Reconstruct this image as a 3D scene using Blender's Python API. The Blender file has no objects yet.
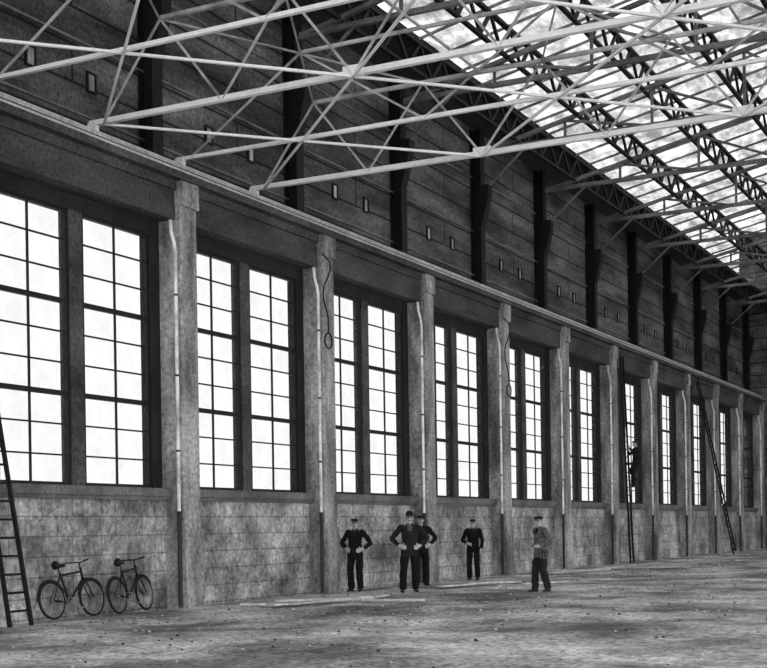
import bpy, math, random
from mathutils import Vector, Matrix, noise
from mathutils.kdtree import KDTree
random.seed(7)
scene = bpy.context.scene
D2 = bpy.data

# ------------------------------------------------------------------ materials
def new_mat(name):
    m = D2.materials.new(name); m.use_nodes = True
    nt = m.node_tree; nt.nodes.clear()
    out = nt.nodes.new('ShaderNodeOutputMaterial')
    return m, nt, out
def N(nt, t, **kw):
    n = nt.nodes.new(t)
    for k, v in kw.items(): setattr(n, k, v)
    return n
def math_n(nt, op, a, b=None, c=None):
    n = N(nt, 'ShaderNodeMath', operation=op)
    for i, v in enumerate((a, b, c)):
        if v is None: continue
        if isinstance(v, (int, float)): n.inputs[i].default_value = v
        else: nt.links.new(v, n.inputs[i])
    return n.outputs[0]
def noise_n(nt, vec, scale, detail=4, rough=.6):
    n = N(nt, 'ShaderNodeTexNoise'); n.inputs['Scale'].default_value = scale
    n.inputs['Detail'].default_value = detail; n.inputs['Roughness'].default_value = rough
    nt.links.new(vec, n.inputs['Vector']); return n.outputs[0]
def gmat(name, g, rough=.85, var=.5, scale=1.2, fine=14, fvar=.6, metal=0, bump=0.0, stretch=(1,1,1), brick=None, patch=None):
    m, nt, out = new_mat(name)
    tc = N(nt, 'ShaderNodeTexCoord'); mp = N(nt, 'ShaderNodeMapping')
    mp.inputs['Scale'].default_value = stretch
    nt.links.new(tc.outputs['Object'], mp.inputs['Vector'])
    a = noise_n(nt, mp.outputs[0], scale); b = noise_n(nt, tc.outputs['Object'], fine, 3, .7)
    a = math_n(nt, 'MULTIPLY_ADD', math_n(nt, 'SUBTRACT', a, .5), var*3, 1.0)
    b2 = math_n(nt, 'MULTIPLY_ADD', math_n(nt, 'SUBTRACT', b, .5), fvar*3, 1.0)
    v = math_n(nt, 'MULTIPLY', math_n(nt, 'MULTIPLY', math_n(nt,'MAXIMUM',a,.12), math_n(nt,'MAXIMUM',b2,.12)), g)
    if patch:     # (scale, low, high, darkest) sharper stains
        c = noise_n(nt, mp.outputs[0], patch[0], 6, .65)
        mr = N(nt, 'ShaderNodeMapRange'); nt.links.new(c, mr.inputs[0])
        mr.inputs[1].default_value = patch[1]; mr.inputs[2].default_value = patch[2]
        mr.inputs[3].default_value = patch[3]; mr.inputs[4].default_value = 1.0
        v = math_n(nt, 'MULTIPLY', v, mr.outputs[0])
    if brick:
        w, h, ms, mul, jit = brick
        sp = N(nt, 'ShaderNodeSeparateXYZ'); nt.links.new(tc.outputs['Object'], sp.inputs[0])
        cb = N(nt, 'ShaderNodeCombineXYZ'); nt.links.new(sp.outputs[1], cb.inputs[0]); nt.links.new(sp.outputs[2], cb.inputs[1])
        bt = N(nt, 'ShaderNodeTexBrick'); nt.links.new(cb.outputs[0], bt.inputs['Vector'])
        bt.inputs['Scale'].default_value = 1; bt.inputs['Brick Width'].default_value = w
        bt.inputs['Row Height'].default_value = h; bt.inputs['Mortar Size'].default_value = ms
        bt.inputs['Color1'].default_value = (1-jit,)*3+(1,); bt.inputs['Color2'].default_value = (1+jit,)*3+(1,)
        bt.inputs['Mortar'].default_value = (mul,)*3+(1,)
        bw = N(nt, 'ShaderNodeRGBToBW'); nt.links.new(bt.outputs['Color'], bw.inputs[0])
        v = math_n(nt, 'MULTIPLY', v, bw.outputs[0])
    v = math_n(nt, 'MINIMUM', math_n(nt, 'MAXIMUM', v, .003), .9)
    p = N(nt, 'ShaderNodeBsdfPrincipled')
    nt.links.new(v, p.inputs['Base Color']); p.inputs['Roughness'].default_value = rough
    p.inputs['Metallic'].default_value = metal
    p.inputs['Specular IOR Level'].default_value = .25
    if bump:
        bp = N(nt, 'ShaderNodeBump'); bp.inputs['Strength'].default_value = bump; bp.inputs['Distance'].default_value = .05
        nt.links.new(b, bp.inputs['Height']); nt.links.new(bp.outputs[0], p.inputs['Normal'])
    nt.links.new(p.outputs[0], out.inputs[0])
    return m
def glass_mat(name, lo, hi, scale, diff=.12, dcol=.5, stretch=(1,1,1)):
    m, nt, out = new_mat(name)
    tc = N(nt, 'ShaderNodeTexCoord'); mp=N(nt,'ShaderNodeMapping'); mp.inputs['Scale'].default_value=stretch
    nt.links.new(tc.outputs['Object'], mp.inputs[0])
    a = noise_n(nt, mp.outputs[0], scale, 5, .7)
    mr = N(nt, 'ShaderNodeMapRange'); nt.links.new(a, mr.inputs[0])
    mr.inputs[1].default_value = .35; mr.inputs[2].default_value = .65
    mr.inputs[3].default_value = lo; mr.inputs[4].default_value = hi
    t = N(nt, 'ShaderNodeBsdfTransparent'); nt.links.new(mr.outputs[0], t.inputs[0])
    d = N(nt, 'ShaderNodeBsdfDiffuse'); d.inputs[0].default_value = (dcol, dcol, dcol, 1)
    mx = N(nt, 'ShaderNodeMixShader'); mx.inputs[0].default_value = diff
    nt.links.new(t.outputs[0], mx.inputs[1]); nt.links.new(d.outputs[0], mx.inputs[2])
    nt.links.new(mx.outputs[0], out.inputs[0]); return m

M_conc = gmat('concrete_column_mat', .34, var=.9, scale=1.6, stretch=(1,1,.3), bump=.5, fvar=.8, fine=12, patch=(1.3,.38,.56,.35))
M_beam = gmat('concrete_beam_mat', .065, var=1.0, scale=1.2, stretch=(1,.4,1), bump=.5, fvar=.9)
M_jamb = gmat('concrete_jamb_shade_mat', .022, var=.7)  # concrete darkened to near black: recess shade put into the colour
M_block = gmat('concrete_block_mat', .40, var=.9, scale=.9, bump=.5, brick=(.82, .36, .014, .55, .14), fvar=1.0, fine=10, patch=(.7,.38,.58,.38))
M_sill = gmat('sill_mat', .14, var=.7)
M_siding = gmat('siding_mat', .15, var=1.0, scale=.8, brick=(5.66, .72, .03, .18, .15), stretch=(1,.35,1.6), fvar=1.0, patch=(.6,.40,.6,.35))
M_dsteel = gmat('dark_steel_mat', .008, rough=.6, var=.3)
M_frame = gmat('window_frame_mat', .010, rough=.6, var=.2)
M_lsteel = gmat('light_steel_mat', .88, rough=.5, var=.2, scale=1.5, fvar=.15)
M_wsteel = gmat('weathered_steel_mat', .42, rough=.5, var=.9, scale=1.2, fvar=.3)
M_msteel = gmat('mid_steel_mat', .17, rough=.6, var=.9, scale=1)
M_pipe = gmat('pipe_paint_mat', .75, rough=.4, var=.9, scale=1.6, fvar=.3)
M_dpipe = gmat('old_pipe_mat', .03, rough=.6)
M_rail = gmat('rail_mat', .5, rough=.4, var=.4)
M_wood = gmat('old_wood_mat', .5, var=.5, scale=4)
M_dwood = gmat('dark_wood_mat', .010, var=.4, scale=4)
M_floor = gmat('dirt_floor_mat', .52, rough=.95, var=1.1, scale=.45, fine=12, fvar=1.3, bump=.8, stretch=(1,.8,1), patch=(.35,.40,.58,.30))
M_roofb = gmat('roof_board_mat', .04, var=.4, scale=1)
M_cable = gmat('cable_mat', .01, var=.1)
M_pane = glass_mat('window_pane_mat', .465, .495, 1.6, .03)
M_sky = glass_mat('skylight_pane_mat', .28, .62, 1.5, .06, .5, (1,.45,1))
M_black = gmat('black_paint_mat', .008, rough=.4, var=.1)
M_chrome = gmat('dull_metal_mat', .25, rough=.4, metal=.8, var=.2)
M_rubber = gmat('rubber_mat', .010, rough=.8, var=.1)
M_skin = gmat('skin_mat', .42, rough=.6, var=.1, fvar=.1)
M_clD = gmat('dark_cloth_mat', .006, rough=.95, var=.4, scale=6)
M_clM = gmat('grey_cloth_mat', .015, rough=.95, var=.5, scale=6)
M_clL = gmat('light_cloth_mat', .10, rough=.95, var=.5, scale=6)
M_shoe = gmat('shoe_mat', .012, rough=.5, var=.2)
M_hair = gmat('hair_mat', .012, rough=.8, var=.2)
M_eye = gmat('eye_mat', .02, rough=.2, var=.1)

# ------------------------------------------------------------------ mesh builder
class MB:
    def __init__(s): s.v=[]; s.f=[]; s.m=[]
    def box(s, x0,x1,y0,y1,z0,z1, mi=0):
        b=len(s.v)
        s.v += [(x0,y0,z0),(x1,y0,z0),(x1,y1,z0),(x0,y1,z0),(x0,y0,z1),(x1,y0,z1),(x1,y1,z1),(x0,y1,z1)]
        for q in ((0,3,2,1),(4,5,6,7),(0,1,5,4),(1,2,6,5),(2,3,7,6),(3,0,4,7)):
            s.f.append([b+i for i in q]); s.m.append(mi)
    def beam(s, p, q, w, h, mi=0, up=(0,0,1)):
        p=Vector(p); q=Vector(q); t=(q-p).normalized(); up=Vector(up)
        if abs(t.dot(up))>.98: up=Vector((0,1,0))
        a=t.cross(up).normalized()*w/2; c=a.cross(t).normalized()*h/2
        b=len(s.v)
        for o in (p,q):
            for sa,sc in ((-1,-1),(1,-1),(1,1),(-1,1)): s.v.append(tuple(o+a*sa+c*sc))
        for f in ((0,1,2,3),(7,6,5,4),(0,4,5,1),(1,5,6,2),(2,6,7,3),(3,7,4,0)):
            s.f.append([b+i for i in f]); s.m.append(mi)
    def angle(s, p, q, w, mi=0):      # L-section member
        s.beam(p, q, w, w*.22, mi)
        p=Vector(p); q=Vector(q)
        o=Vector((0,0,w*.45)) if abs((q-p).normalized().z)<.9 else Vector((w*.45,0,0))
        s.beam(p+o, q+o, w*.22, w*.9, mi)
    def tube(s, pts, rad, n=10, mi=0, closed=False):
        pts=[Vector(p) for p in pts]; k=len(pts); b=len(s.v)
        rad = rad if isinstance(rad,(list,tuple)) else [rad]*k
        ref=None
        for i,p in enumerate(pts):
            if closed: t=(pts[(i+1)%k]-pts[i-1])
            else: t=pts[min(i+1,k-1)]-pts[max(i-1,0)]
            t.normalize()
            if ref is None: ref=Vector((0,0,1)) if abs(t.z)<.9 else Vector((1,0,0))
            a=(ref-t*ref.dot(t)).normalized(); ref=a; c=t.cross(a)
            for j in range(n):
                an=2*math.pi*j/n; s.v.append(tuple(p+(a*math.cos(an)+c*math.sin(an))*rad[i]))
        for i in range(k if closed else k-1):
            for j in range(n):
                i2=(i+1)%k
                s.f.append([b+i*n+j,b+i*n+(j+1)%n,b+i2*n+(j+1)%n,b+i2*n+j]); s.m.append(mi)
        if not closed:
            s.f.append([b+j for j in range(n)][::-1]); s.m.append(mi)
            s.f.append([b+(k-1)*n+j for j in range(n)]); s.m.append(mi)
    def finish(s, name, mats, loc=None, rot=None, parent=None, smooth=False):
        me=D2.meshes.new(name); me.from_pydata(s.v,[],s.f)
        for m in mats: me.materials.append(m)
        me.polygons.foreach_set('material_index', s.m)
        if smooth: me.polygons.foreach_set('use_smooth',[True]*len(s.f))
        me.update(); o=D2.objects.new(name, me); scene.collection.objects.link(o)
        if loc: o.location=loc
        if rot: o.rotation_euler=rot
        if parent: o.parent=parent
        return o

SP=5.66; Y0=22.26; CW=.55
def colY(n): return Y0+SP*n      # far edge
NMIN, NMAX = -5, 10
YB, YE = colY(NMIN)-CW, colY(NMAX)

# ------------------------------------------------------------------ floor
b=MB()
nx,ny=110,150
x0,x1,y0,y1=-1.4,60,-25,YE+.3
for j in range(ny+1):
    for i in range(nx+1):
        x=x0+(x1-x0)*(i/nx)**1.3; y=y0+(y1-y0)*j/ny
        z=.05*noise.noise(Vector((x*.7,y*.7,0)))+.03*noise.noise(Vector((x*2,y*2,3)))-.035
        z=min(z,0.0) if x<6 else z
        b.v.append((x,y,z))
for j in range(ny):
    for i in range(nx):
        a=j*(nx+1)+i; b.f.append([a,a+1,a+nx+2,a+nx+1]); b.m.append(0)
b.finish('floor',[M_floor],smooth=True)

# ------------------------------------------------------------------ left lower wall
b=MB()
for n in range(NMIN+1, NMAX+1):
    ya=colY(n-1); yb=colY(n)-CW
    b.box(-.8,-.45,ya-.3,yb+.3,-.1,2.12,0)
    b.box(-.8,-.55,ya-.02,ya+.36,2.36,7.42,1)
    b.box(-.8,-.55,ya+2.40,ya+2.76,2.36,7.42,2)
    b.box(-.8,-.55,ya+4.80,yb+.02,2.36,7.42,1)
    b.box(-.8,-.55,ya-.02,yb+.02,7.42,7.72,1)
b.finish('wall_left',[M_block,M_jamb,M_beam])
b=MB()
for n in range(NMIN+1, NMAX+1):
    ya=colY(n-1); yb=colY(n)-CW
    b.box(-.85,-.30,ya,yb,2.2,2.36,0)
    b.box(-.85,-.36,ya,yb,2.12,2.2,0)
b.finish('trim_1',[M_sill])
b=MB()
for n in range(NMIN+1, NMAX+1):
    ya=colY(n-1); yb=colY(n)-CW
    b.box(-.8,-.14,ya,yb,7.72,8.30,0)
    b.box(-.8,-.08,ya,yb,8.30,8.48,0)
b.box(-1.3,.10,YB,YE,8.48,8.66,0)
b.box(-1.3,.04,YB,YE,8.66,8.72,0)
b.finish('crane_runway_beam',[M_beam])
b=MB()
b.box(-.14,-.02,YB,YE,8.72,8.745,0); b.box(-.10,-.06,YB,YE,8.745,8.80,0); b.box(-.12,-.04,YB,YE,8.80,8.84,0)
b.box(.10,.115,YB,YE,8.62,8.66,0)  # pale strip on the ledge edge, a highlight built in as colour
b.finish('crane_rail_edge_highlight',[M_rail])
# columns
for n in range(NMIN, NMAX+1):
    y=colY(n); b=MB()
    c=.035
    pts=[(-.8,y-CW),(-c,y-CW),(0,y-CW+c),(0,y-c),(-c,y),(-.8,y)]
    base=len(b.v)
    for z in (-.1,8.48):
        for p in pts: b.v.append((p[0],p[1],z))
    for i in range(6):
        j=(i+1)%6; b.f.append([base+i,base+j,base+6+j,base+6+i]); b.m.append(0)
    b.f.append([base+i for i in range(6)][::-1]); b.m.append(0); b.f.append([base+6+i for i in range(6)]); b.m.append(0)
    b.box(-.8,.04,y-CW-.02,y+.02,7.98,8.48,0)
    b.box(-.8,.03,y-CW-.03,y+.03,-.1,1.55,0)
    b.finish('concrete_column',[M_conc])
    b=MB(); px=-.09; py=y-CW-.08
    top=[(-.20,py,7.71),(-.18,py,7.45),(-.12,py,7.25),(px,py,7.05),(px,py,1.75)]
    b.tube(top,.034,10,0); b.tube([(px,py,1.9),(px,py,1.70)],.048,10,1); b.tube([(px,py,1.72),(px,py,.0)],.042,10,1)
    for z in (6.2,4.6,3.1,1.0):
        b.tube([(px,py,z-.02),(px,py,z+.02)],.044,10,1)
    b.finish('downpipe',[M_pipe,M_dpipe],smooth=False)
# windows
wi=0
for n in range(NMIN+1, NMAX+1):
    ya=colY(n-1)
    for s in (0,1):
        wi+=1; a=ya+(.36 if s==0 else 2.76); e=a+2.04; z0,z1=2.36,7.42
        b=MB(); x=-.64
        b.box(x-.04,x+.06,a,a+.07,z0,z1); b.box(x-.04,x+.06,e-.07,e,z0,z1)
        b.box(x-.04,x+.06,a+.07,e-.07,z0,z0+.07); b.box(x-.04,x+.06,a+.07,e-.07,z1-.06,z1)
        b.box(x-.01,x+.03,(a+e)/2-.016,(a+e)/2+.016,z0+.07,z1-.06)
        for k in range(1,9):
            z=z0+(z1-z0)*k/9; t=.045 if k%3==0 else .015
            b.box(x-(.03 if k%3==0 else .01),x+(.05 if k%3==0 else .025),a+.07,e-.07,z-t,z+t)
        b.box(x-.004,x+.004,a+.03,e-.03,z0+.03,z1-.03,1)
        b.finish('window_%d'%wi,[M_frame,M_pane])

# ------------------------------------------------------------------ upper wall
UX=-1.1; EZ=14.1
b=MB(); b.box(UX-.2,UX,YB,YE,8.73,EZ+.2,0); b.finish('wall_left_upper',[M_siding])
b=MB(); ux=UX+.006
for n in range(NMIN,NMAX+1):
    yc=colY(n)-CW/2
    b.box(ux,ux+.04,yc-.17,yc+.17,8.725,EZ); b.box(ux+.32,ux+.36,yc-.17,yc+.17,8.725,EZ); b.box(ux+.04,ux+.32,yc-.02,yc+.02,8.725,EZ)
    k=len(b.v)
    for yy in (yc-.16,yc+.16):
        b.v += [(ux+.36,yy,11.0),(ux+.36,yy,12.3),(ux+.62,yy,12.3),(ux+.62,yy,12.0),(ux+.45,yy,11.3)]
    b.f += [[k+4,k+3,k+2,k+1,k],[k+5,k+6,k+7,k+8,k+9]]; b.m += [0,0]
    for i in range(5):
        j=(i+1)%5; b.f.append([k+i,k+j,k+5+j,k+5+i]); b.m.append(0)
b.finish('steel_stanchions',[M_dsteel])
b=MB()
for n in range(NMIN+1,NMAX+1):
    for fr in (.36,.66):
        y=colY(n-1)+SP*fr; z=10.0
        b.box(UX,UX+.05,y-.14,y+.14,z,z+.04); b.box(UX,UX+.05,y-.14,y+.14,z+.36,z+.4)
        b.box(UX,UX+.05,y-.14,y-.10,z+.04,z+.36); b.box(UX,UX+.05,y+.10,y+.14,z+.04,z+.36)
        b.box(UX,UX+.02,y-.10,y+.10,z+.04,z+.36,1)
b.finish('wall_vents',[M_dsteel,M_wsteel])
b=MB()
for z in (9.5,10.9,12.6): b.box(UX,UX+.05,YB,YE,z-.02,z+.02)
b.finish('trim_2',[M_msteel])

# ------------------------------------------------------------------ roof
XR=15.6; XE=32.3; RZ=17.7
def roofz(x): return EZ+.1+(RZ-EZ)*(1-abs(x-XR)/(XR-UX))
b=MB()
def slab(xa,xb,mi,dz=0,th=.08):
    k=len(b.v)
    for y in (YB-18,YE):
        b.v += [(xa,y,roofz(xa)+dz),(xb,y,roofz(xb)+dz),(xb,y,roofz(xb)+dz+th),(xa,y,roofz(xa)+dz+th)]
    for f in ((0,1,2,3),(7,6,5,4),(0,4,5,1),(1,5,6,2),(2,6,7,3),(3,7,4,0)): b.f.append([k+i for i in f]); b.m.append(mi)
slab(UX-.3,.4,0); slab(XE-2,XE,0)
slab(.4,XR,1,.03,.02); slab(XR,XE-2,1,.03,.02)
slab(XR-.4,XR,0); slab(XR,XR+.4,0)
y=YB-18
while y<YE:
    b.beam((.4,y,roofz(.4)),(XR,y,roofz(XR)),.05,.07,2); b.beam((XR,y,roofz(XR)),(XE-2,y,roofz(XE-2)),.05,.07,2); y+=1.415
b.finish('ceiling',[M_roofb,M_sky,M_msteel])
b=MB()
xs=[.4+2.05*i for i in range(0,15)]
for x in xs:
    if x>XE-1: continue
    zt=roofz(x)-.08; dp=.8
    b.box(x-.07,x+.07,YB-18,YE,zt-.09,zt,0); b.box(x-.06,x+.06,YB-18,YE,zt-dp-.08,zt-dp,0)
    y=YB-18; k=0
    while y<YE-.7:
        a=(x,y,zt-.05) if k%2==0 else (x,y,zt-dp); c=(x,y+.708,zt-dp) if k%2==0 else (x,y+.708,zt-.05)
        b.beam(a,c,.07,.10,0)
        y+=.708; k+=1
b.finish('roof_purlins',[M_dsteel])
for n in range(NMIN,NMAX+1):
    y=colY(n)-CW/2; b=MB(); zb=13.35
    X0=UX+.4; X1=XE-.3
    b.angle((X0,y,zb),(X1,y,zb),.14)
    b.angle((X0,y,roofz(X0)-.95),(XR,y,roofz(XR)-.95),.13); b.angle((XR,y,roofz(XR)-.95),(X1,y,roofz(X1)-.95),.13)
    npan=12
    for k in range(npan):
        xa=X0+(X1-X0)*k/npan; xb=X0+(X1-X0)*(k+1)/npan
        za=max(roofz(xa)-.95,zb); zc=max(roofz(xb)-.95,zb)
        if k: b.angle((xa,y,zb),(xa,y,za),.08)
        if k<npan/2: b.angle((xb,y,zb),(xa,y,za),.08)
        else: b.angle((xa,y,zb),(xb,y,zc),.08)
    b.angle((X0,y,12.1),(X0+1.5,y,zb),.08)
    b.finish('high_roof_truss',[M_msteel])

# ------------------------------------------------------------------ low white trusses (near end)
ZB=9.28; ZT=11.0
NX=[-.6+2.7*k for k in range(13)]
for i,y in enumerate((8.8,11.6,14.45,17.25,20.1,22.9,25.75)):
    main = i%2==0
    b=MB()
    b.angle((-.95,y,ZB),(31.8,y,ZB),.11 if main else .08)
    b.angle((NX[0]+1.35 if main else NX[1],y,ZT),(31.8,y,ZT),.085 if main else .07,1)
    b.box(-.95,-.75,y-.05,y+.05,8.75,ZB+.04); b.box(-1.05,-.6,y-.15,y+.15,8.72,8.75)
    for k in range(12):
        xa=NX[k]; xb=NX[k+1]; xm=(xa+xb)/2
        if main:
            b.angle((xa,y,ZB),(xm,y,ZT),.05,1); b.angle((xm,y,ZT),(xb,y,ZB),.05,1)
            if k%2==0 and k: b.box(xa-.2,xa+.2,y-.012,y+.012,ZB-.03,ZB+.18)
        else:
            b.angle((xa,y,ZB),(xb,y,ZT),.045,1) if k%2==0 else b.angle((xa,y,ZT),(xb,y,ZB),.045,1)
    b.finish('low_roof_truss',[M_lsteel,M_wsteel])
b=MB()
ys=(8.8,14.45,20.1,25.75)
for i in range(3):
    for k in range(0,12,2):
        xa=NX[k]; xb=NX[k+2]
        b.angle((xa,ys[i],ZB-.03),(xb,ys[i+1],ZB-.03),.05)
        b.angle((xb,ys[i],ZB-.03),(xa,ys[i+1],ZB-.03),.05)
        b.angle((xb,ys[i],ZT),(xb,ys[i+1],ZT),.05,1)
        b.angle((xa+1.35,ys[i],ZT),(xb-1.35,ys[i+1],ZT),.04,1); b.angle((xb-1.35,ys[i],ZT),(xa+1.35,ys[i+1],ZT),.04,1)
b.finish('truss_bracing',[M_lsteel,M_wsteel])

# ------------------------------------------------------------------ end wall & right side
b=MB(); b.box(-1.3,33,YE,YE+.3,-.2,18.2,0)
b.finish('wall_end',[M_siding])
b=MB()
for n in range(NMIN,NMAX+1):
    y=colY(n); b.box(31.2,32.0,y-CW,y,-.1,8.48,0)
b.box(31.1,32.3,YB,YE,7.72,8.7,0)
b.box(32.3,32.5,YB,YE,8.6,14.3,0)
b.finish('wall_right',[M_conc])

# ------------------------------------------------------------------ ladders
def ladder(name, foot, top, width, wdir, rung=.3, mat=M_dwood):
    foot=Vector(foot); top=Vector(top); w=Vector(wdir).normalized()*width/2
    b=MB(); L=(top-foot).length; t=(top-foot)/L
    b.beam(foot-w,top-w*.8,.07,.045,0,up=wdir); b.beam(foot+w,top+w*.8,.07,.045,0,up=wdir)
    s=.25
    while s<L-.1:
        p=foot+t*s; ww=w*(1-.2*s/L); b.tube([p-ww,p+ww],.02,8,0); s+=rung
    return b.finish(name,[mat])
ladder('ladder',(.50,16.45,0.0),(.06,16.05,4.5),.50,(0,1,0))
ladder('ladder',(.42,50.75,0.0),(.16,50.6,8.1),.42,(0,1,0))
ladder('ladder',(1.0,66.2,0.0),(.14,62.6,8.3),.42,(0,1,0.9))

# ------------------------------------------------------------------ bicycles
def bicycle(loc, yaw, lean):
    root=D2.objects.new('bicycle',None); scene.collection.objects.link(root)
    R=.335
    rear=Vector((-.5,0,R)); front=Vector((.56,0,R))
    def wheel(nm,c):
        b=MB(); k=40
        b.tube([(c.x+(R-.02)*math.cos(2*math.pi*i/k),0,c.z+(R-.02)*math.sin(2*math.pi*i/k)) for i in range(k)],.023,8,0,closed=True)
        b.tube([(c.x+(R-.045)*math.cos(2*math.pi*i/k),0,c.z+(R-.045)*math.sin(2*math.pi*i/k)) for i in range(k)],.013,6,1,closed=True)
        b.tube([(c.x,-.05,c.z),(c.x,.05,c.z)],.022,10,1)
        for i in range(24):
            a=2*math.pi*i/24; o=.035 if i%2 else -.035
            b.tube([(c.x,o,c.z),(c.x+(R-.045)*math.cos(a),0,c.z+(R-.045)*math.sin(a))],.0025,4,1)
        arc=[(c.x+(R+.02)*math.cos(math.radians(t)),0,c.z+(R+.02)*math.sin(math.radians(t))) for t in (range(20,181,10) if nm=='rear_wheel' else range(30,171,10))]
        b.tube(arc,.02,6,2)
        b.finish(nm,[M_rubber,M_chrome,M_black],parent=root,smooth=True)
    wheel('rear_wheel',rear); wheel('front_wheel',front)
    bb=Vector((-.06,0,.28)); seat=Vector((-.2,0,.80)); head=Vector((.36,0,.86)); headl=Vector((.40,0,.70))
    b=MB()
    for p,q,r in ((bb,seat,.02),(seat-Vector((0,0,.04)),head-Vector((0,0,.04)),.02),(bb,headl,.021),(headl-Vector((.01,0,.05)),head+Vector((0,0,.03)),.024)):
        b.tube([p,q],r,8)
    for o in (-.05,.05):
        b.tube([bb+Vector((0,o*.5,0)),rear+Vector((0,o,0))],.012,6); b.tube([seat+Vector((0,0,-.04)),rear+Vector((0,o,0))],.010,6)
        b.tube([headl+Vector((0,o*.7,0)),headl+Vector((.05,o,-.15)),front+Vector((0,o,0))],.013,6)
    b.finish('frame',[M_black],parent=root,smooth=True)
    b=MB()
    b.tube([head,head+Vector((-.02,0,.12))],.013,8); hb=head+Vector((-.02,0,.12))
    b.tube([hb+Vector((-.16,.27,.0)),hb+Vector((-.04,.26,.03)),hb+Vector((.05,.12,.02)),hb+Vector((.05,0,0)),hb+Vector((.05,-.12,.02)),hb+Vector((-.04,-.26,.03)),hb+Vector((-.16,-.27,.0))],.012,8)
    for o in (1,-1): b.tube([hb+Vector((-.18,.27*o,0)),hb+Vector((-.08,.267*o,.015))],.018,8,1)
    b.finish('handlebar',[M_black,M_rubber],parent=root,smooth=True)
    b=MB()
    b.tube([seat,seat+Vector((-.03,0,.12))],.012,8)
    b.tube([seat+Vector((.15,0,.13)),seat+Vector((.06,0,.14)),seat+Vector((-.04,0,.14)),seat+Vector((-.1,0,.15)),seat+Vector((-.13,0,.15))],[.018,.03,.06,.085,.05],10)
    b.finish('saddle',[M_black],parent=root,smooth=True)
    b=MB()
    k=24; b.tube([(bb.x+.09*math.cos(2*math.pi*i/k),-.05,bb.z+.09*math.sin(2*math.pi*i/k)) for i in range(k)],.008,6,closed=True)
    for i in range(5):
        a=2*math.pi*i/5; b.tube([(bb.x,-.05,bb.z),(bb.x+.09*math.cos(a),-.05,bb.z+.09*math.sin(a))],.006,5)
    b.tube([bb+Vector((0,-.07,0)),bb+Vector((.12,-.08,-.12))],.01,6); b.tube([bb+Vector((0,.07,0)),bb+Vector((-.12,.08,.12))],.01,6)
    b.tube([bb+Vector((0,-.07,0)),bb+Vector((0,.07,0))],.02,8)
    b.box(bb.x+.08,bb.x+.16,-.18,-.08,bb.z-.135,bb.z-.11); b.box(bb.x-.16,bb.x-.08,.08,.18,bb.z+.11,bb.z+.135)
    b.tube([bb+Vector((0,-.05,.09)),rear+Vector((0,-.05,.035))],.005,4); b.tube([bb+Vector((0,-.05,-.09)),rear+Vector((0,-.05,-.035))],.005,4)
    b.finish('crankset',[M_chrome],parent=root,smooth=True)
    root.matrix_world=Matrix.Translation(loc)@Matrix.Rotation(yaw,4,'Z')@Matrix.Rotation(lean,4,'X')
bicycle((-.02,18.35,.0),math.radians(90),math.radians(-9))
bicycle((-.0,20.0,.0),math.radians(100),math.radians(-9))

# ------------------------------------------------------------------ cables, boards
def cable(name,y,z1,z2):
    b=MB(); x=.16
    pts=[(x+.08*math.sin(t*.8)-(.10 if t==0 else 0),y+.08*math.sin(t*1.1),z1+(z2-z1)*t/10) for t in range(11)]
    b.tube(pts,.018,6)
    c=Vector(pts[-1]); b.tube([(c.x,c.y+.17*math.sin(2*math.pi*i/24),c.z-.18+.18*math.cos(2*math.pi*i/24)) for i in range(24)],.02,6,closed=True)
    b.finish(name,[M_cable],smooth=True)
cable('hanging_cable',colY(1)-CW-.12,8.0,6.1)
cable('hanging_cable',colY(3)-CW-.1,8.0,5.9)
def boards(name,cx,cy,items):
    b=MB()
    for (dx,dy,L,w,an,z) in items:
        d=Vector((math.cos(an),math.sin(an),0))*L/2; c=Vector((cx+dx,cy+dy,z))
        b.beam(c-d,c+d,w,.04,0)
    b.finish(name,[M_wood])
boards('timber_boards',2.0,23.6,[(0,0,2.6,.25,1.2,.02),(.3,.4,1.8,.2,1.45,.06),(-.5,.8,2.0,.18,.9,.02),(-.6,-1,1.2,.15,.4,.02),(.2,1.9,1.6,.2,1.7,.02),(1.2,.9,1.3,.15,.2,.02)])
boards('timber_boards',1.2,31.5,[(.6,0,2.2,.2,1.3,.015),(1.1,.6,1.5,.15,.8,.05),(1.8,-.8,1.9,.1,1.9,.015),(2.2,1.5,1.6,.12,1.1,.015)])
boards('timber_boards',1.2,41,[(0,0,2.6,.2,1.5,.015),(.4,1.2,1.8,.15,1.2,.015),(.2,4,2.4,.2,1.6,.015)])
b=MB()
for i in range(2600):
    y=random.uniform(11,76); x=random.uniform(.3,16)*random.random()**.5+.3
    if 27<y<36 and x<6 and random.random()<.7: continue
    r=random.uniform(.008,.034); k=len(b.v)
    for q in ((1,0,0),(0,1,0),(-1,0,0),(0,-1,0),(0,0,.7),(0,0,-.5)):
        b.v.append((x+q[0]*r*random.uniform(.6,1.5),y+q[1]*r*random.uniform(.6,1.5),r*.15+q[2]*r*random.uniform(.7,1.2)))
    mi=random.choice((0,1,2))
    for f in ((0,1,4),(1,2,4),(2,3,4),(3,0,4),(1,0,5),(2,1,5),(3,2,5),(0,3,5)): b.f.append([k+i2 for i2 in f]); b.m.append(mi)
b.finish('floor_rubble',[M_conc,M_wood,M_dpipe])

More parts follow.
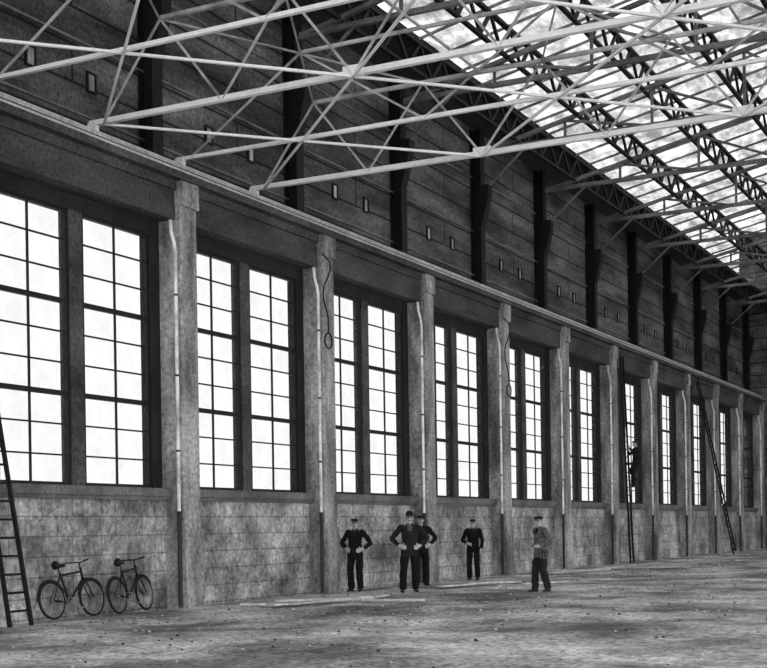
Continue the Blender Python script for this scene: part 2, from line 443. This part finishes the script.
# ------------------------------------------------------------------ people
def crom(P, n):
    out=[]
    for i in range(len(P)-1):
        p0=P[max(i-1,0)];p1=P[i];p2=P[i+1];p3=P[min(i+2,len(P)-1)]
        for k in range(n):
            t=k/n
            out.append([.5*((2*b_)+(-a_+c_)*t+(2*a_-5*b_+4*c_-d_)*t*t+(-a_+3*b_-3*c_+d_)*t**3) for a_,b_,c_,d_ in zip(p0,p1,p2,p3)])
    out.append(list(P[-1])); return out
class Fig:
    def __init__(s): s.v=[]; s.f=[]; s.m=[]
    def loft(s, secs, mi, ref=(1,0,0), n=16, sub=4, mfun=None):
        S=crom([list(map(float,q)) for q in secs],sub); b=len(s.v); ref=Vector(ref)
        for i,q in enumerate(S):
            p=Vector(q[:3]); t=(Vector(S[min(i+1,len(S)-1)][:3])-Vector(S[max(i-1,0)][:3])).normalized()
            a=(ref-t*ref.dot(t))
            if a.length<.1: a=Vector((0,1,0))-t*t.y
            a.normalize(); c=t.cross(a)
            for j in range(n):
                an=2*math.pi*j/n; s.v.append(p+a*math.cos(an)*max(q[3],.002)+c*math.sin(an)*max(q[4],.002)); s.m.append(mfun(p) if mfun else mi)
        for i in range(len(S)-1):
            for j in range(n): s.f.append([b+i*n+j,b+i*n+(j+1)%n,b+(i+1)*n+(j+1)%n,b+(i+1)*n+j])
        s.f.append([b+j for j in range(n)][::-1]); s.f.append([b+(len(S)-1)*n+j for j in range(n)])
    def ell(s, c, r, mi, nu=16, nv=12, rot=None):
        b=len(s.v); c=Vector(c)
        for i in range(nv+1):
            ph=math.pi*(i+.02)/(nv+.04)
            for j in range(nu):
                th=2*math.pi*j/nu; q=Vector((r[0]*math.sin(ph)*math.cos(th),r[1]*math.sin(ph)*math.sin(th),-r[2]*math.cos(ph)))
                if rot: q=rot@q
                s.v.append(c+q); s.m.append(mi)
        for i in range(nv):
            for j in range(nu): s.f.append([b+i*nu+j,b+i*nu+(j+1)%nu,b+(i+1)*nu+(j+1)%nu,b+(i+1)*nu+j])
        s.f.append([b+j for j in range(nu)][::-1]); s.f.append([b+nv*nu+j for j in range(nu)])
# slots: 0 skin,1 jacket,2 trousers,3 shoe,4 hair/hat,5 eye,6 shirt
def hand(F, w, d, nrm, thumb_side, curl):
    w=Vector(w); d=Vector(d).normalized(); nrm=Vector(nrm); nrm=(nrm-d*nrm.dot(d)).normalized(); sd=d.cross(nrm).normalized()*thumb_side
    e=w+d*.09
    F.loft([(*(w-d*.01),.026,.02),(*(w+d*.03),.036,.017),(*(w+d*.07),.042,.016),(*e,.038,.012)],0,ref=sd,n=12,sub=3)
    for o,L in ((.031,.068),(.0105,.078),(-.0105,.072),(-.030,.056)):
        p=e+sd*o-d*.012; a=0; pts=[(*p,.0088,.0088)]
        for s,c in ((.42,curl*.5),(.33,curl),(.25,curl*.8)):
            a+=c; dd=(d*math.cos(a)+nrm*math.sin(a)).normalized(); p=p+dd*(L*s+.004); pts.append((*p,.0082,.0082))
        F.loft(pts,0,ref=sd,n=8,sub=2)
    p=w+d*.03+sd*.03; t1=(sd*.8+d*.75+nrm*.25).normalized(); t2=(d*.95+sd*.2+nrm*.4).normalized()
    q=p+t1*.035; r_=q+t2*.03; F.loft([(*(p-t1*.01),.013,.013),(*q,.0105,.0105),(*r_,.0085,.0085)],0,ref=nrm,n=8,sub=2)
def man(name, loc, yaw, H, pose, mats, hat='cap', coat=True, headyaw=0):
    F=Fig(); P=dict(
        hipR=(.10,0,.93),kneeR=(.115,.03,.50),ankR=(.12,-.02,.09),
        hipL=(-.10,0,.93),kneeL=(-.115,.03,.50),ankL=(-.12,-.02,.09),
        shR=(.185,-.01,1.43),elR=(.40,-.10,1.19),wrR=(.235,.04,1.03),
        shL=(-.185,-.01,1.43),elL=(-.40,-.10,1.19),wrL=(-.235,.04,1.03),
        hdR=(-.75,.55,-.35),hdL=(.75,.55,-.35),nR=(-.5,-.8,0),nL=(.5,-.8,0),curl=.35,lean=0, toeR=(.2,1,0), toeL=(-.2,1,0))
    P.update(pose); V={k:(Vector(v) if isinstance(v,tuple) else v) for k,v in P.items()}
    ln=P['lean']
    F.loft([(0,0,.86,.13,.10),(0,0,.92,.168,.12),(0,0,1.0,.17,.122),(0,.0+ln*.3,1.1,.165,.12),(0,.005+ln*.6,1.22,.18,.128),(0,.0+ln*.8,1.33,.192,.128),(0,-.01+ln,1.42,.17,.105),(0,-.015+ln,1.475,.09,.075),(0,-.01+ln,1.51,.062,.06)],1,mfun=lambda p:2 if p.z<.93 else 1)
    if coat:
        F.loft([(0,.0,.80,.20,.145),(0,.0,.84,.20,.15),(0,.0,.95,.19,.14),(0,.0+ln*.3,1.08,.175,.128),(0,.0+ln*.6,1.2,.16,.12)],1)
    F.loft([(0,-.02+ln,1.475,.085,.075),(0,-.012+ln,1.50,.074,.068),(0,-.01+ln,1.525,.066,.064)],1,sub=2)
    F.ell((0,.085+ln,1.42),(.04,.035,.07),6)
    F.loft([(0,-.01+ln,1.46,.058,.056),(0,0+ln,1.53,.054,.056),(0,.01+ln,1.58,.056,.06)],0)
    R=Matrix.Rotation(headyaw,3,'Z'); C=Vector((0,.02+ln,1.64))
    h=lambda x,y,z: C+R@Vector((x,y,z))
    F.ell(C+Vector((0,0,.012)),(.074,.093,.105),0,rot=R)
    F.ell(h(0,.028,-.055),(.052,.062,.06),0,rot=R)
    F.ell(h(0,.088,-.09),(.02,.016,.016),0)
    F.loft([(*h(0,.088,.025),.009,.009),(*h(0,.104,-.005),.012,.012),(*h(0,.108,-.022),.017,.012),(*h(0,.09,-.035),.012,.01)],0,n=8,sub=2)
    for sx in (-1,1):
        F.ell(h(sx*.076,-.005,-.008),(.009,.018,.032),0,rot=R)
        F.ell(h(sx*.031,.085,.012),(.012,.009,.007),5,rot=R)
        F.ell(h(sx*.031,.086,.032),(.02,.009,.006),4,rot=R)
    F.ell(h(0,.091,-.056),(.023,.009,.005),5,rot=R)
    F.ell(h(0,-.022,.02),(.079,.085,.09),4,rot=R)
    if hat=='cap':
        F.ell(h(0,.0,.085),(.098,.118,.042),4,rot=R)
        F.loft([(*h(0,.07,.068),.06,.008),(*h(0,.115,.060),.062,.008),(*h(0,.15,.05),.04,.006)],4,ref=R@Vector((1,0,0)),sub=3)
    elif hat=='fedora':
        F.ell(h(0,0,.10),(.085,.105,.065),4,rot=R); F.ell(h(0,.005,.068),(.14,.165,.011),4,rot=R)
    for sx,hp,kn,an,toe in ((1,'hipR','kneeR','ankR','toeR'),(-1,'hipL','kneeL','ankL','toeL')):
        a,k,e=V[hp],V[kn],V[an]
        F.loft([(*(a+Vector((0,0,.03))),.09,.095),(*(a*.6+k*.4),.098,.102),(*(k*.85+a*.15),.085,.09),(*k,.08,.084),(*(k*.6+e*.4),.082,.088),(*(k*.15+e*.85),.08,.088),(*(e+Vector((0,0,-.015))),.076,.09)],2)
        t=V[toe].normalized(); g=e.copy(); g.z=e.z-.055; r3=Vector((t.y,-t.x,0))
        F.loft([(*(e-t*.01+Vector((0,0,.01))),.045,.05),(*(e+Vector((0,0,-.03))),.045,.055)],3,sub=2)
        F.loft([(*(g-t*.075),.02,.022),(*(g-t*.055),.034,.034),(*(g+t*.0),.038,.036),(*(g+t*.08+Vector((0,0,-.004))),.047,.030),(*(g+t*.15+Vector((0,0,-.009))),.044,.023),(*(g+t*.19+Vector((0,0,-.012))),.02,.014)],3,ref=r3)
    for sx,sh,el,wr,hd,nn in ((1,'shR','elR','wrR','hdR','nR'),(-1,'shL','elL','wrL','hdL','nL')):
        s_,e_,w_=V[sh],V[el],V[wr]
        off=Vector((0,ln,0)); s_=s_+off
        F.ell(s_+Vector((-.01*sx,0,-.01)),(.07,.068,.07),1)
        F.loft([(*(s_-(Vector((.06*sx,0,-.005)))),.05,.055),(*s_,.066,.068),(*(s_*.5+e_*.5),.062,.065),(*(e_+(s_-e_)*.1),.055,.057),(*(e_+(w_-e_)*.12),.055,.055),(*(e_*.45+w_*.55),.05,.05),(*(w_+(e_-w_)*.06),.04,.04)],1,ref=(.3,1,.2))
        hand(F,w_,V[hd],V[nn],1 if sx>0 else -1,P['curl'])
    me=D2.meshes.new(name); me.from_pydata([tuple(v) for v in F.v],[],F.f)
    o=D2.objects.new(name,me); scene.collection.objects.link(o)
    rm=o.modifiers.new('r','REMESH'); rm.mode='VOXEL'; rm.voxel_size=.0065
    sm=o.modifiers.new('s','SMOOTH'); sm.factor=.5; sm.iterations=2
    dg=bpy.context.evaluated_depsgraph_get(); dg.update()
    nm=D2.meshes.new_from_object(o.evaluated_get(dg)); o.modifiers.clear()
    kd=KDTree(len(F.v))
    for i,v in enumerate(F.v): kd.insert(v,i)
    kd.balance()
    nv=len(nm.vertices)
    co=[0.0]*(nv*3); nm.vertices.foreach_get('co',co)
    no=[0.0]*(nv*3); nm.vertex_normals.foreach_get('vector',no)
    vm=[0]*nv
    for i in range(nv):
        x,y,z=co[3*i:3*i+3]
        m_=F.m[kd.find((x,y,z))[1]]; vm[i]=m_
        if m_ in (1,2):
            d=noise.noise(Vector((x*9+H*10,y*9,z*7)))*.016+noise.noise(Vector((x*22,y*22,z*16+H)))*.007
            for c in range(3): co[3*i+c]+=no[3*i+c]*d
    nm.vertices.foreach_set('co',co)
    for m in mats: nm.materials.append(m)
    nm.polygons.foreach_set('material_index',[vm[p.vertices[0]] for p in nm.polygons])
    nm.polygons.foreach_set('use_smooth',[True]*len(nm.polygons))
    nm.update()
    zmin=min(co[2::3])
    o.data=nm; s=H/1.76; o.scale=(s,s,s); o.location=(loc[0],loc[1],loc[2]-(zmin*s if loc[2]<.5 else 0)); o.rotation_euler=(0,0,yaw)
    return o
CAM=Vector((15.6,0,1.5))
def face(x,y,da=0):
    d=CAM-Vector((x,y,0)); return math.atan2(d.y,d.x)-math.pi/2+math.radians(da)
dk=[M_skin,M_clD,M_clD,M_shoe,M_hair,M_eye,M_clM]
dm=[M_skin,M_clM,M_clD,M_shoe,M_hair,M_eye,M_clL]
lt=[M_skin,M_clL,M_clM,M_shoe,M_hair,M_eye,M_clD]
man('workman',(.45,27.95,0),face(.35,28.15,-25),1.74,{'elL':(-.36,-.12,1.17),'kneeR':(.11,.07,.5)},dk,'cap',headyaw=.4)
man('workman',(1.95,27.85,0),face(1.8,27.9,5),1.86,{'ankR':(.17,.05,.09),'kneeR':(.14,.06,.5),'ankL':(-.12,-.06,.09)},dm,'fedora')
man('workman',(.75,30.95,0),face(.75,31.3,12),1.82,{'elR':(.42,-.06,1.2)},dk,'cap')
man('workman',(.6,34.7,0),face(.6,34.6,-15),1.72,{'elR':(.33,-.06,1.16),'wrR':(.16,.14,1.05),'hdR':(-.9,.3,-.1),'elL':(-.27,-.02,1.14),'wrL':(-.26,.10,.90),'hdL':(0,.2,-1),'nL':(1,0,0)},dk,'cap')
man('workman',(4.95,28.5,0),face(4.9,28.5,-55),1.72,{'elR':(.27,-.10,1.14),'wrR':(.22,.10,1.03),'hdR':(-.4,.8,-.2),'elL':(-.29,-.08,1.15),'wrL':(-.17,.15,1.06),'hdL':(.7,.6,0),'ankR':(.12,.10,.09),'kneeR':(.11,.09,.5),'ankL':(-.10,-.12,.09),'kneeL':(-.10,.02,.5),'lean':.03},lt,'cap',headyaw=.3)
def lad(z): return .42-(.26/8.1)*z
man('workman',(lad(4.0)+.36,50.68,3.02),math.radians(90),1.75,{'kneeR':(.13,.22,.62),'ankR':(.10,.10,.26),'kneeL':(-.11,.08,.5),'ankL':(-.10,.10,.02),'toeR':(0,1,0),'toeL':(0,1,0),
    'elR':(.27,.18,1.30),'wrR':(.17,.30,1.52),'hdR':(0,.3,1),'nR':(0,1,.1),'elL':(-.27,.16,1.22),'wrL':(-.17,.28,1.36),'hdL':(0,.3,1),'nL':(0,1,.1),'curl':1.1},dk,'cap')

# ------------------------------------------------------------------ light
w=D2.worlds.new('overcast_sky'); scene.world=w; w.use_nodes=True
bg=w.node_tree.nodes['Background']; bg.inputs[0].default_value=(1,1,1,1); bg.inputs[1].default_value=4.5

# ------------------------------------------------------------------ camera
th=math.radians(27.23); r=.015
right=Vector((math.cos(th),math.sin(th),0)); up=Vector((0,0,1))
R_=(right-up*r).normalized(); U_=(up+right*r).normalized(); B_=R_.cross(U_).normalized()
cd=D2.cameras.new('camera'); cam=D2.objects.new('camera',cd); scene.collection.objects.link(cam)
M=Matrix((R_,U_,B_)).transposed().to_4x4(); M.translation=CAM; cam.matrix_world=M
cd.sensor_width=36; cd.lens=1329/767*36; cd.shift_y=194.3/767; cd.clip_end=500
scene.camera=cam
scene.view_settings.view_transform='Standard'
